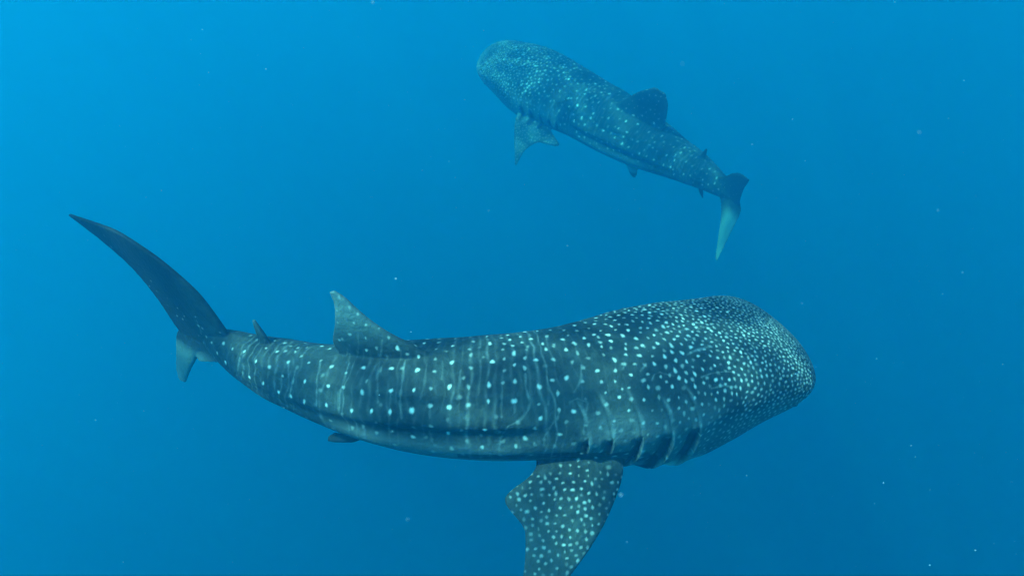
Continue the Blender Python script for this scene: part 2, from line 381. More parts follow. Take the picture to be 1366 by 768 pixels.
# pale spots (u, y, z, radius, strength) and faint lines of the right side; the left side mirrors them loosely
SPOTS = [
    (0.5682, 0.0062, 0.0743, 0.0028, 0.95),
    (0.5297, 0.0067, 0.0819, 0.0027, 0.95),
    (0.5055, 0.0068, 0.0706, 0.0028, 0.95),
    (0.4856, 0.0093, 0.0700, 0.0023, 0.38),
    (0.4658, 0.0148, 0.0698, 0.0027, 0.95),
    (0.5682, 0.0215, 0.0601, 0.0028, 0.95),
    (0.5348, 0.0221, 0.0638, 0.0027, 0.95),
    (0.5043, 0.0248, 0.0658, 0.0027, 0.95),
    (0.4845, 0.0269, 0.0664, 0.0023, 0.47),
    (0.6088, 0.0204, 0.0537, 0.0026, 0.66),
    (0.5879, 0.0277, 0.0541, 0.0024, 0.47),
    (0.5869, 0.0427, 0.0449, 0.0024, 0.57),
    (0.5638, 0.0471, 0.0449, 0.0026, 0.76),
    (0.5307, 0.0469, 0.0513, 0.0027, 0.95),
    (0.5054, 0.0467, 0.0543, 0.0027, 0.95),
    (0.4868, 0.0456, 0.0565, 0.0023, 0.47),
    (0.4669, 0.0444, 0.0586, 0.0027, 0.95),
    (0.5737, 0.0597, 0.0256, 0.0027, 0.95),
    (0.5506, 0.0613, 0.0304, 0.0027, 0.95),
    (0.5297, 0.0629, 0.0332, 0.0027, 0.95),
    (0.5066, 0.0626, 0.0373, 0.0028, 1.00),
    (0.4864, 0.0595, 0.0429, 0.0024, 0.57),
    (0.4670, 0.0615, 0.0429, 0.0027, 0.95),
    (0.5759, 0.0603, -0.0027, 0.0024, 0.47),
    (0.5473, 0.0646, -0.0016, 0.0023, 0.38),
    (0.5065, 0.0694, 0.0014, 0.0026, 0.85),
    (0.4681, 0.0726, 0.0133, 0.0027, 0.95),
    (0.4653, 0.0759, -0.0098, 0.0025, 0.66),
    (0.5868, 0.0043, 0.0941, 0.0024, 0.57),
    (0.6033, -0.0028, 0.0819, 0.0023, 0.38),
    (0.5978, -0.0034, 0.0831, 0.0022, 0.28),
    (0.4439, 0.0050, 0.0731, 0.0024, 0.38),
    (0.4435, 0.0242, 0.0693, 0.0024, 0.47),
    (0.4461, 0.0457, 0.0591, 0.0024, 0.47),
    (0.4461, 0.0609, 0.0456, 0.0024, 0.47),
    (0.4190, 0.0165, 0.0715, 0.0028, 0.95),
    (0.4240, 0.0446, 0.0607, 0.0028, 0.95),
    (0.4252, 0.0595, 0.0496, 0.0028, 1.00),
    (0.4054, -0.0006, 0.0750, 0.0024, 0.38),
    (0.4054, 0.0138, 0.0725, 0.0024, 0.47),
    (0.4064, 0.0303, 0.0690, 0.0024, 0.47),
    (0.4086, 0.0434, 0.0619, 0.0023, 0.38),
    (0.3933, 0.0071, 0.0744, 0.0027, 0.76),
    (0.3944, 0.0236, 0.0712, 0.0026, 0.76),
    (0.3954, 0.0428, 0.0627, 0.0027, 0.85),
    (0.3977, 0.0611, 0.0490, 0.0029, 1.00),
    (0.3812, 0.0149, 0.0729, 0.0025, 0.57),
    (0.3833, 0.0292, 0.0701, 0.0026, 0.66),
    (0.3778, 0.0027, 0.0754, 0.0023, 0.28),
    (0.3569, -0.0061, 0.0751, 0.0027, 0.76),
    (0.3691, 0.0193, 0.0724, 0.0028, 0.95),
    (0.3702, 0.0514, 0.0592, 0.0029, 1.00),
    (0.3723, 0.0646, 0.0448, 0.0024, 0.47),
    (0.3713, 0.0747, 0.0318, 0.0029, 1.00),
    (0.3449, 0.0016, 0.0755, 0.0024, 0.38),
    (0.3493, 0.0215, 0.0724, 0.0025, 0.57),
    (0.3547, 0.0459, 0.0625, 0.0026, 0.76),
    (0.3514, 0.0594, 0.0539, 0.0027, 0.85),
    (0.3514, 0.0700, 0.0380, 0.0024, 0.47),
    (0.3316, 0.0093, 0.0745, 0.0026, 0.66),
    (0.3394, 0.0456, 0.0631, 0.0026, 0.76),
    (0.3185, 0.0016, 0.0752, 0.0025, 0.47),
    (0.3196, 0.0170, 0.0734, 0.0024, 0.38),
    (0.3030, 0.0063, 0.0748, 0.0028, 0.85),
    (0.3041, 0.0438, 0.0659, 0.0026, 0.76),
    (0.3368, 0.0726, 0.0352, 0.0028, 0.95),
    (0.3449, 0.0773, 0.0247, 0.0024, 0.47),
    (0.3518, 0.0803, 0.0087, 0.0027, 0.85),
    (0.3877, 0.0777, 0.0049, 0.0029, 1.00),
    (0.3977, 0.0795, -0.0050, 0.0028, 0.95),
    (0.4296, 0.0781, 0.0222, 0.0028, 1.00),
    (0.4329, 0.0778, -0.0061, 0.0028, 0.95),
    (0.3778, 0.0784, 0.0203, 0.0024, 0.47),
    (0.6407, 0.0160, 0.0492, 0.0022, 0.76),
    (0.6265, 0.0115, 0.0522, 0.0020, 0.47),
    (0.6551, 0.0083, 0.0494, 0.0019, 0.38),
    (0.6660, 0.0039, 0.0500, 0.0021, 0.57),
    (0.6672, 0.0193, 0.0455, 0.0022, 0.76),
    (0.6793, 0.0060, 0.0491, 0.0019, 0.38),
    (0.6891, 0.0093, 0.0479, 0.0021, 0.57),
    (0.7067, 0.0082, 0.0469, 0.0021, 0.57),
    (0.7107, 0.0253, 0.0374, 0.0021, 0.66),
    (0.6892, 0.0283, 0.0382, 0.0021, 0.57),
    (0.6682, 0.0332, 0.0344, 0.0022, 0.85),
    (0.6375, 0.0361, 0.0371, 0.0023, 0.95),
    (0.6055, 0.0410, 0.0412, 0.0022, 0.95),
    (0.6055, 0.0535, 0.0225, 0.0024, 1.00),
    (0.6353, 0.0487, 0.0160, 0.0023, 1.00),
    (0.6539, 0.0449, 0.0159, 0.0023, 0.95),
    (0.6715, 0.0426, 0.0149, 0.0022, 0.85),
    (0.6950, 0.0385, 0.0175, 0.0023, 0.85),
    (0.7178, 0.0347, 0.0160, 0.0022, 0.76),
    (0.7349, 0.0176, 0.0385, 0.0021, 0.57),
    (0.7554, 0.0176, 0.0351, 0.0021, 0.57),
    (0.7750, 0.0142, 0.0340, 0.0022, 0.57),
    (0.7860, 0.0192, 0.0171, 0.0022, 0.66),
    (0.7673, 0.0246, 0.0127, 0.0024, 0.85),
    (0.7998, 0.0132, 0.0253, 0.0021, 0.47),
    (0.8134, 0.0090, 0.0269, 0.0021, 0.47),
    (0.8145, 0.0104, 0.0413, 0.0020, 0.38),
    (0.8211, 0.0104, 0.0435, 0.0020, 0.38),
    (0.8189, 0.0120, 0.0599, 0.0020, 0.38),
    (0.6034, 0.0549, -0.0016, 0.0019, 0.38),
    (0.2866, -0.0049, 0.0747, 0.0023, 0.47),
    (0.2745, 0.0060, 0.0745, 0.0027, 1.00),
    (0.2888, 0.0126, 0.0741, 0.0023, 0.57),
    (0.2560, -0.0006, 0.0737, 0.0025, 0.76),
    (0.2590, 0.0149, 0.0733, 0.0023, 0.57),
    (0.2811, 0.0356, 0.0705, 0.0025, 0.85),
    (0.2910, 0.0260, 0.0725, 0.0021, 0.38),
    (0.2788, 0.0172, 0.0736, 0.0022, 0.38),
    (0.2656, 0.0310, 0.0715, 0.0023, 0.57),
    (0.2503, 0.0357, 0.0700, 0.0026, 0.95),
    (0.2425, 0.0083, 0.0727, 0.0027, 1.00),
    (0.2502, -0.0248, 0.0718, 0.0023, 0.47),
    (0.2617, -0.0231, 0.0726, 0.0026, 0.76),
    (0.2403, -0.0214, 0.0716, 0.0026, 0.76),
    (0.2183, -0.0226, 0.0700, 0.0026, 0.76),
    (0.2272, -0.0105, 0.0716, 0.0023, 0.47),
    (0.2173, 0.0071, 0.0709, 0.0026, 0.85),
    (0.1975, -0.0060, 0.0689, 0.0027, 0.95),
    (0.1975, -0.0203, 0.0683, 0.0026, 0.76),
    (0.2283, 0.0280, 0.0701, 0.0023, 0.57),
    (0.2393, 0.0236, 0.0713, 0.0022, 0.38),
    (0.2359, 0.0398, 0.0683, 0.0022, 0.47),
    (0.2381, 0.0500, 0.0652, 0.0025, 0.85),
    (0.2084, 0.0171, 0.0696, 0.0024, 0.57),
    (0.2601, 0.0452, 0.0672, 0.0021, 0.38),
    (0.2503, 0.0600, 0.0611, 0.0023, 0.66),
    (0.2690, 0.0566, 0.0620, 0.0025, 0.95),
    (0.2579, 0.0654, 0.0580, 0.0023, 0.57),
    (0.2547, 0.0729, 0.0531, 0.0025, 0.85),
    (0.2843, 0.0479, 0.0651, 0.0023, 0.66),
    (0.2051, 0.0292, 0.0681, 0.0028, 1.00),
    (0.2096, 0.0390, 0.0667, 0.0025, 0.85),
    (0.2216, 0.0435, 0.0665, 0.0026, 0.95),
    (0.1975, 0.0423, 0.0650, 0.0027, 1.00),
    (0.2107, 0.0511, 0.0636, 0.0026, 0.95),
    (0.1982, 0.0550, 0.0616, 0.0026, 0.95),
    (0.1820, 0.0358, 0.0648, 0.0026, 0.85),
    (0.1886, 0.0149, 0.0677, 0.0027, 0.95),
    (0.1623, 0.0181, 0.0643, 0.0027, 0.95),
    (0.1798, 0.0503, 0.0615, 0.0026, 0.85),
    (0.2172, 0.0628, 0.0595, 0.0026, 0.95),
    (0.2051, 0.0677, 0.0567, 0.0025, 0.85),
    (0.2162, 0.0715, 0.0550, 0.0025, 0.85),
    (0.2370, 0.0660, 0.0583, 0.0024, 0.76),
    (0.2261, 0.0560, 0.0626, 0.0024, 0.66),
    (0.1953, 0.0710, 0.0546, 0.0025, 0.85),
    (0.2096, 0.0761, 0.0519, 0.0024, 0.76),
    (0.2007, 0.0830, 0.0467, 0.0026, 0.95),
    (0.2282, 0.0781, 0.0506, 0.0025, 0.85),
    (0.1941, 0.0628, 0.0584, 0.0023, 0.57),
    (0.2062, 0.0593, 0.0605, 0.0024, 0.66),
    (0.1831, 0.0677, 0.0556, 0.0026, 0.95),
    (0.1545, -0.0038, 0.0637, 0.0028, 0.95),
    (0.1406, -0.0061, 0.0616, 0.0027, 0.85),
    (0.1689, -0.0038, 0.0656, 0.0025, 0.66),
    (0.1820, -0.0082, 0.0672, 0.0026, 0.76),
    (0.1909, 0.0291, 0.0667, 0.0024, 0.57),
    (0.1919, 0.0049, 0.0684, 0.0024, 0.57),
    (0.1381, 0.0127, 0.0611, 0.0023, 1.00),
    (0.1293, 0.0181, 0.0595, 0.0023, 1.00),
    (0.1326, 0.0324, 0.0589, 0.0023, 1.00),
    (0.1339, 0.0442, 0.0573, 0.0022, 1.00),
    (0.1121, 0.0299, 0.0561, 0.0022, 1.00),
    (0.0894, 0.0248, 0.0527, 0.0023, 1.00),
    (0.0963, 0.0368, 0.0529, 0.0022, 0.95),
    (0.1106, 0.0170, 0.0567, 0.0021, 0.85),
    (0.0925, 0.0116, 0.0539, 0.0021, 0.76),
    (0.0984, 0.0270, 0.0542, 0.0021, 0.85),
    (0.1226, 0.0391, 0.0565, 0.0021, 0.85),
    (0.1590, 0.0467, 0.0601, 0.0020, 0.85),
    (0.1557, 0.0568, 0.0570, 0.0020, 0.85),
    (0.1446, 0.0500, 0.0575, 0.0020, 0.76),
    (0.1204, 0.0534, 0.0533, 0.0021, 0.95),
    (0.1062, 0.0423, 0.0536, 0.0021, 0.85),
    (0.1451, 0.0649, 0.0528, 0.0021, 1.00),
    (0.1655, 0.0658, 0.0549, 0.0021, 0.95),
    (0.1886, 0.0817, 0.0476, 0.0020, 0.95),
    (0.1722, 0.0812, 0.0471, 0.0021, 1.00),
    (0.1634, 0.0809, 0.0465, 0.0019, 0.76),
    (0.1545, 0.0833, 0.0437, 0.0022, 1.00),
    (0.1315, 0.0742, 0.0466, 0.0021, 1.00),
    (0.1381, 0.0857, 0.0395, 0.0021, 1.00),
    (0.1424, 0.0919, 0.0336, 0.0021, 1.00),
    (0.1645, 0.0920, 0.0368, 0.0021, 0.95),
    (0.1744, 0.0923, 0.0373, 0.0020, 0.85),
    (0.1909, 0.0909, 0.0392, 0.0020, 0.85),
    (0.1491, 0.0956, 0.0295, 0.0022, 1.00),
    (0.1337, 0.0949, 0.0278, 0.0021, 0.95),
    (0.1557, 0.0947, 0.0320, 0.0019, 0.76),
    (0.1831, 0.0925, 0.0374, 0.0018, 0.57),
    (0.1655, 0.0347, 0.0631, 0.0019, 0.66),
    (0.1501, 0.0325, 0.0614, 0.0020, 0.66),
    (0.1479, 0.0137, 0.0626, 0.0019, 0.57),
    (0.1068, 0.0792, 0.0407, 0.0021, 0.95),
    (0.0996, 0.0709, 0.0444, 0.0021, 0.85),
    (0.1150, 0.0684, 0.0474, 0.0021, 0.85),
    (0.1007, 0.0851, 0.0356, 0.0020, 0.85),
    (0.0930, 0.0808, 0.0379, 0.0020, 0.76),
    (0.1215, 0.0827, 0.0398, 0.0020, 0.76),
    (0.0863, 0.0369, 0.0510, 0.0021, 0.76),
    (0.0743, 0.0335, 0.0491, 0.0021, 0.76),
    (0.0941, 0.0500, 0.0503, 0.0020, 0.76),
    (0.0807, 0.0480, 0.0483, 0.0020, 0.66),
    (0.0754, 0.0500, 0.0469, 0.0020, 0.66),
    (0.2876, 0.0729, 0.0466, 0.0019, 0.85),
    (0.2799, 0.0839, 0.0335, 0.0019, 0.85),
    (0.2624, 0.0811, 0.0426, 0.0019, 0.85),
    (0.2832, 0.0680, 0.0537, 0.0018, 0.66),
    (0.2239, 0.0883, 0.0410, 0.0019, 0.76),
    (0.2554, 0.0903, 0.0320, 0.0019, 0.76),
    (0.2657, 0.0933, 0.0193, 0.0019, 0.76),
    (0.2513, 0.0975, 0.0171, 0.0019, 0.76),
    (0.2260, 0.1018, 0.0149, 0.0020, 0.95),
    (0.2612, 0.0975, 0.0038, 0.0019, 0.76),
    (0.1964, 0.1025, 0.0181, 0.0021, 1.00),
    (0.1864, 0.1048, -0.0104, 0.0022, 1.00),
    (0.1986, 0.1045, -0.0105, 0.0021, 1.00),
    (0.2052, 0.0918, 0.0380, 0.0020, 0.85),
    (0.1975, 0.0974, 0.0303, 0.0020, 0.85),
    (0.1787, 0.0971, 0.0311, 0.0020, 0.95),
    (0.1799, 0.0281, -0.1176, 0.0021, 0.57),
    (0.2884, 0.0594, 0.0594, 0.0018, 0.66),
    (0.3013, 0.0671, 0.0517, 0.0017, 0.47),
    (0.2957, 0.0858, 0.0230, 0.0017, 0.47),
    (0.2755, 0.0686, 0.0543, 0.0018, 0.57),
    (0.2326, 0.0723, 0.0547, 0.0018, 0.57),
    (0.3493, 0.0819, -0.0434, 0.0020, 0.76),
    (0.3409, 0.0924, -0.0473, 0.0021, 0.85),
    (0.3305, 0.0874, -0.0435, 0.0020, 0.76),
    (0.3229, 0.0929, -0.0458, 0.0020, 0.66),
    (0.3514, 0.0898, -0.0475, 0.0019, 0.57),
    (0.3504, 0.1006, -0.0524, 0.0020, 0.76),
    (0.3393, 0.1019, -0.0520, 0.0020, 0.76),
    (0.3273, 0.1032, -0.0519, 0.0021, 0.95),
    (0.3602, 0.1041, -0.0553, 0.0020, 0.76),
    (0.3497, 0.1078, -0.0561, 0.0020, 0.76),
    (0.3416, 0.1094, -0.0564, 0.0022, 1.00),
    (0.3328, 0.1099, -0.0562, 0.0021, 0.95),
    (0.3262, 0.1153, -0.0596, 0.0021, 0.95),
    (0.3394, 0.1185, -0.0619, 0.0021, 0.85),
    (0.3321, 0.1232, -0.0649, 0.0021, 0.95),
    (0.3272, 0.1225, -0.0645, 0.0020, 0.76),
    (0.3724, 0.1175, -0.0640, 0.0021, 0.95),
    (0.3610, 0.1155, -0.0616, 0.0021, 0.85),
    (0.3548, 0.1159, -0.0613, 0.0020, 0.76),
    (0.3570, 0.1245, -0.0669, 0.0022, 1.00),
    (0.3680, 0.1250, -0.0685, 0.0020, 0.85),
    (0.3812, 0.1207, -0.0674, 0.0020, 0.76),
    (0.3855, 0.1129, -0.0630, 0.0020, 0.76),
    (0.3910, 0.1011, -0.0672, 0.0019, 0.57),
    (0.3844, 0.0997, -0.0563, 0.0019, 0.57),
    (0.3701, 0.0929, -0.0641, 0.0019, 0.57),
    (0.3833, 0.1068, -0.0593, 0.0018, 0.47),
    (0.3734, 0.1090, -0.0593, 0.0018, 0.47),
    (0.3657, 0.1104, -0.0591, 0.0019, 0.57),
    (0.3459, 0.1256, -0.0669, 0.0019, 0.66),
    (0.3405, 0.1309, -0.0704, 0.0020, 0.85),
    (0.3757, 0.1250, -0.0696, 0.0019, 0.66),
    (0.3789, 0.1238, -0.0830, 0.0021, 0.85),
    (0.3734, 0.1253, -0.0848, 0.0020, 0.76),
    (0.3713, 0.1362, -0.0772, 0.0020, 0.85),
    (0.3613, 0.1307, -0.0717, 0.0019, 0.57),
    (0.3536, 0.1318, -0.0717, 0.0019, 0.66),
    (0.3569, 0.1412, -0.0789, 0.0020, 0.85),
    (0.3639, 0.1375, -0.0770, 0.0019, 0.57),
    (0.3709, 0.1431, -0.0824, 0.0020, 0.76),
    (0.3636, 0.1444, -0.0822, 0.0019, 0.66),
    (0.3511, 0.1452, -0.0814, 0.0019, 0.66),
    (0.3437, 0.1473, -0.0826, 0.0019, 0.66),
    (0.3470, 0.1378, -0.0756, 0.0019, 0.57),
    (0.3592, 0.1498, -0.0856, 0.0020, 0.76),
    (0.3514, 0.1521, -0.0866, 0.0020, 0.85),
    (0.3691, 0.1442, -0.0978, 0.0021, 0.95),
    (0.3768, 0.1502, -0.0887, 0.0019, 0.66),
    (0.3650, 0.1551, -0.0902, 0.0019, 0.66),
    (0.3581, 0.1574, -0.0912, 0.0021, 0.95),
    (0.3525, 0.1582, -0.0915, 0.0019, 0.66),
    (0.3778, 0.1544, -0.1041, 0.0020, 0.85),
    (0.3723, 0.1607, -0.0955, 0.0019, 0.66),
    (0.3646, 0.1651, -0.0978, 0.0020, 0.85),
    (0.3581, 0.1635, -0.0960, 0.0018, 0.57),
    (0.3569, 0.1689, -0.1006, 0.0020, 0.76),
    (0.3767, 0.1591, -0.1081, 0.0019, 0.66),
    (0.3713, 0.1688, -0.1015, 0.0019, 0.76),
    (0.3779, 0.1659, -0.1135, 0.0021, 0.95),
    (0.3834, 0.1671, -0.1024, 0.0019, 0.76),
    (0.3856, 0.1596, -0.1066, 0.0019, 0.66),
    (0.3833, 0.1739, -0.1076, 0.0019, 0.76),
    (0.3668, 0.1759, -0.1068, 0.0019, 0.66),
    (0.3745, 0.1710, -0.1184, 0.0019, 0.66),
    (0.3874, 0.1772, -0.1110, 0.0020, 0.85),
    (0.3804, 0.1738, -0.1199, 0.0020, 0.76),
    (0.3229, 0.0984, -0.0490, 0.0018, 0.47),
    (0.3328, 0.0966, -0.0486, 0.0019, 0.57),
    (0.3393, 0.0838, -0.0427, 0.0019, 0.47),
    (0.3277, 0.0836, -0.0253, 0.0019, 0.57),
    (0.3195, 0.0853, -0.0412, 0.0019, 0.47),
    (0.3107, 0.0821, -0.0379, 0.0019, 0.47),
    (0.3299, 0.0803, -0.0396, 0.0019, 0.47),
    (0.3847, 0.1561, -0.0947, 0.0018, 0.57),
    (0.3746, 0.1497, -0.1011, 0.0019, 0.57),
    (0.3796, 0.1452, -0.0858, 0.0019, 0.57),
    (0.3515, 0.1630, -0.0955, 0.0018, 0.57),
]
LINES = [
    [(0.0014, 0.35), (0.3833, 0.0360, 0.0668), (0.3834, 0.0410, 0.0640), (0.3844, 0.0460, 0.0615), (0.3845, 0.0512, 0.0589), (0.3833, 0.0558, 0.0558), (0.3822, 0.0596, 0.0519), (0.3811, 0.0627, 0.0473), (0.3833, 0.0672, 0.0418), (0.3866, 0.0714, 0.0373), (0.3911, 0.0740, 0.0344), (0.3955, 0.0763, 0.0313), (0.4009, 0.0777, 0.0292), (0.4065, 0.0787, 0.0270), (0.4097, 0.0774, 0.0171), (0.4131, 0.0757, 0.0071), (0.4141, 0.0771, 0.0006), (0.4152, 0.0788, -0.0061), (0.4152, 0.0795, -0.0127)],
    [(0.0014, 0.32), (0.3514, 0.0700, 0.0380), (0.3537, 0.0749, 0.0299), (0.3569, 0.0764, 0.0269), (0.3602, 0.0779, 0.0226), (0.3625, 0.0784, 0.0182), (0.3647, 0.0787, 0.0116), (0.3676, 0.0792, 0.0057), (0.3679, 0.0815, -0.0072)],
    [(0.0013, 0.30), (0.3196, 0.0346, 0.0698), (0.3218, 0.0402, 0.0667), (0.3228, 0.0460, 0.0637), (0.3250, 0.0512, 0.0612), (0.3284, 0.0556, 0.0586), (0.3317, 0.0585, 0.0563), (0.3353, 0.0616, 0.0528)],
    [(0.0013, 0.25), (0.3211, 0.0704, 0.0418), (0.3240, 0.0754, 0.0336), (0.3258, 0.0781, 0.0276), (0.3261, 0.0809, 0.0203), (0.3272, 0.0826, 0.0135), (0.3272, 0.0839, 0.0072)],
    [(0.0013, 0.25), (0.3394, 0.0662, 0.0443), (0.3316, 0.0651, 0.0475), (0.3261, 0.0672, 0.0452), (0.3207, 0.0695, 0.0431)],
    [(0.0012, 0.25), (0.4086, 0.0355, 0.0663), (0.4097, 0.0411, 0.0630), (0.4097, 0.0462, 0.0605), (0.4098, 0.0512, 0.0579), (0.4109, 0.0564, 0.0542), (0.4109, 0.0599, 0.0500), (0.4119, 0.0637, 0.0450), (0.4120, 0.0688, 0.0402), (0.4119, 0.0732, 0.0357)],
    [(0.0011, 0.20), (0.4329, 0.0126, 0.0717), (0.4328, 0.0215, 0.0702), (0.4328, 0.0298, 0.0682), (0.4328, 0.0361, 0.0647), (0.4340, 0.0412, 0.0619), (0.4350, 0.0462, 0.0594), (0.4350, 0.0512, 0.0567), (0.4362, 0.0555, 0.0535)],
    [(0.0016, 0.22), (0.3603, 0.0537, 0.0581), (0.3613, 0.0609, 0.0511), (0.3624, 0.0661, 0.0430)],
    [(0.0013, 0.20), (0.3977, 0.0629, 0.0464), (0.3977, 0.0672, 0.0419), (0.3988, 0.0710, 0.0380)],
    [(0.0013, 0.20), (0.4483, 0.0624, 0.0437), (0.4483, 0.0669, 0.0394), (0.4482, 0.0713, 0.0350), (0.4483, 0.0746, 0.0306), (0.4482, 0.0769, 0.0247), (0.4493, 0.0737, 0.0120), (0.4493, 0.0740, 0.0039), (0.4494, 0.0758, -0.0024), (0.4505, 0.0772, -0.0104)],
    [(0.0013, 0.30), (0.5893, 0.0044, 0.0776), (0.5945, -0.0036, 0.0633), (0.5913, 0.0040, 0.0634), (0.5909, 0.0090, 0.0594), (0.5880, 0.0160, 0.0586), (0.5879, 0.0226, 0.0570), (0.5880, 0.0283, 0.0536), (0.5879, 0.0335, 0.0508), (0.5879, 0.0391, 0.0477), (0.5891, 0.0433, 0.0435), (0.5902, 0.0465, 0.0377), (0.5901, 0.0498, 0.0334), (0.5891, 0.0535, 0.0291), (0.5891, 0.0571, 0.0240), (0.5891, 0.0596, 0.0182)],
    [(0.0012, 0.20), (0.5758, 0.0053, 0.0963), (0.5769, 0.0054, 0.0886), (0.5772, 0.0055, 0.0809), (0.5792, 0.0053, 0.0721), (0.5803, 0.0052, 0.0645)],
    [(0.0013, 0.25), (0.5473, 0.0062, 0.0918), (0.5483, 0.0070, 0.0841), (0.5495, 0.0073, 0.0765), (0.5517, 0.0075, 0.0678), (0.5513, 0.0122, 0.0638), (0.5506, 0.0204, 0.0625), (0.5495, 0.0272, 0.0603), (0.5495, 0.0336, 0.0564), (0.5473, 0.0394, 0.0538), (0.5461, 0.0444, 0.0509), (0.5458, 0.0484, 0.0474), (0.5451, 0.0515, 0.0427), (0.5440, 0.0556, 0.0380)],
    [(0.0014, 0.35), (0.5209, 0.0104, 0.0673), (0.5208, 0.0167, 0.0660), (0.5205, 0.0232, 0.0649), (0.5198, 0.0288, 0.0629), (0.5197, 0.0336, 0.0600), (0.5198, 0.0393, 0.0570), (0.5197, 0.0446, 0.0542), (0.5195, 0.0496, 0.0507), (0.5197, 0.0529, 0.0463), (0.5197, 0.0562, 0.0418), (0.5186, 0.0606, 0.0375), (0.5175, 0.0650, 0.0331), (0.5165, 0.0689, 0.0281)],
    [(0.0013, 0.20), (0.4955, 0.0105, 0.0691), (0.4944, 0.0181, 0.0677), (0.4944, 0.0248, 0.0664), (0.4945, 0.0309, 0.0639), (0.4945, 0.0357, 0.0610), (0.4945, 0.0415, 0.0581), (0.4955, 0.0472, 0.0549), (0.4966, 0.0522, 0.0510), (0.4989, 0.0558, 0.0458)],
    [(0.0013, 0.30), (0.4867, 0.0599, 0.0423), (0.4868, 0.0655, 0.0370), (0.4867, 0.0702, 0.0317)],
    [(0.0016, 0.25), (0.4879, 0.0711, 0.0137), (0.4868, 0.0706, 0.0050), (0.4860, 0.0726, -0.0023), (0.4801, 0.0745, -0.0105)],
    [(0.0012, 0.20), (0.4769, 0.0127, 0.0697), (0.4758, 0.0204, 0.0684), (0.4757, 0.0265, 0.0671), (0.4757, 0.0318, 0.0648), (0.4757, 0.0366, 0.0619)],
    [(0.0014, 0.22), (0.4549, 0.0258, 0.0684), (0.4557, 0.0319, 0.0660), (0.4556, 0.0374, 0.0627), (0.4559, 0.0424, 0.0601), (0.4570, 0.0476, 0.0575), (0.4570, 0.0529, 0.0541), (0.4581, 0.0568, 0.0500)],
    [(0.0013, 0.20), (0.5307, 0.0493, 0.0493), (0.5307, 0.0525, 0.0447), (0.5308, 0.0557, 0.0403), (0.5308, 0.0601, 0.0359), (0.5298, 0.0645, 0.0313), (0.5286, 0.0681, 0.0263)],
    [(0.0012, 0.35), (0.6539, 0.0218, 0.0448), (0.6539, 0.0267, 0.0420), (0.6529, 0.0313, 0.0392), (0.6529, 0.0348, 0.0347), (0.6537, 0.0375, 0.0298), (0.6540, 0.0404, 0.0250), (0.6551, 0.0434, 0.0192), (0.6572, 0.0452, 0.0126)],
    [(0.0012, 0.35), (0.6276, 0.0116, 0.0520), (0.6242, 0.0192, 0.0510), (0.6231, 0.0247, 0.0481), (0.6231, 0.0299, 0.0452), (0.6220, 0.0355, 0.0420), (0.6209, 0.0393, 0.0379), (0.6205, 0.0429, 0.0319), (0.6196, 0.0463, 0.0276), (0.6187, 0.0499, 0.0225), (0.6185, 0.0529, 0.0157)],
    [(0.0012, 0.30), (0.5924, -0.0040, 0.0710), (0.5946, -0.0040, 0.0613), (0.5912, 0.0061, 0.0601), (0.5891, 0.0149, 0.0586)],
    [(0.0012, 0.20), (0.5924, 0.0459, 0.0379), (0.5920, 0.0496, 0.0331), (0.5912, 0.0541, 0.0277), (0.5903, 0.0581, 0.0215)],
    [(0.0012, 0.30), (0.6661, 0.0212, 0.0443), (0.6628, 0.0276, 0.0408), (0.6594, 0.0331, 0.0364)],
    [(0.0017, 0.35), (0.7375, 0.0192, 0.0370), (0.7393, 0.0253, 0.0275), (0.7398, 0.0281, 0.0214), (0.7419, 0.0301, 0.0137)],
    [(0.0010, 0.40), (0.8200, 0.0114, 0.0534), (0.8200, 0.0107, 0.0457), (0.8204, 0.0099, 0.0375), (0.8234, 0.0087, 0.0269)],
    [(0.0011, 0.30), (0.1842, 0.0038, 0.0675), (0.1777, 0.0049, 0.0667), (0.1710, 0.0060, 0.0659), (0.1645, 0.0083, 0.0650), (0.1535, 0.0049, 0.0635), (0.1424, 0.0028, 0.0619)],
    [(0.0013, 0.40), (0.1919, 0.0459, 0.0637), (0.1799, 0.0423, 0.0634), (0.1733, 0.0421, 0.0628), (0.1667, 0.0412, 0.0622)],
    [(0.0010, 0.30), (0.2481, 0.0673, 0.0574), (0.2436, 0.0622, 0.0601), (0.2359, 0.0609, 0.0608), (0.2316, 0.0638, 0.0594), (0.2272, 0.0659, 0.0583), (0.2206, 0.0687, 0.0566)],
    [(0.0011, 0.30), (0.2568, 0.0545, 0.0634), (0.2513, 0.0508, 0.0650), (0.2459, 0.0467, 0.0665)],
    [(0.0011, 0.25), (0.2755, 0.0479, 0.0656), (0.2700, 0.0412, 0.0687)],
    [(0.0010, 0.22), (0.1777, 0.0236, 0.0658), (0.1689, 0.0269, 0.0645)],
    [(0.0011, 0.40), (0.1887, 0.0758, 0.0516), (0.1810, 0.0749, 0.0517), (0.1743, 0.0739, 0.0518), (0.1667, 0.0742, 0.0510), (0.1590, 0.0743, 0.0501), (0.1513, 0.0751, 0.0487), (0.1425, 0.0764, 0.0468)],
    [(0.0011, 0.40), (0.1810, 0.0881, 0.0419), (0.1732, 0.0880, 0.0417), (0.1655, 0.0876, 0.0414), (0.1601, 0.0884, 0.0400), (0.1544, 0.0897, 0.0380), (0.1480, 0.0903, 0.0363)],
    [(0.0011, 0.35), (0.1872, 0.0439, 0.0638), (0.1744, 0.0402, 0.0633), (0.1677, 0.0402, 0.0625), (0.1601, 0.0398, 0.0617), (0.1535, 0.0402, 0.0607)],
    [(0.0011, 0.30), (0.1545, 0.0071, 0.0637), (0.1458, 0.0049, 0.0624), (0.1381, 0.0027, 0.0613)],
    [(0.0011, 0.35), (0.1106, 0.0556, 0.0514), (0.1061, 0.0644, 0.0479)],
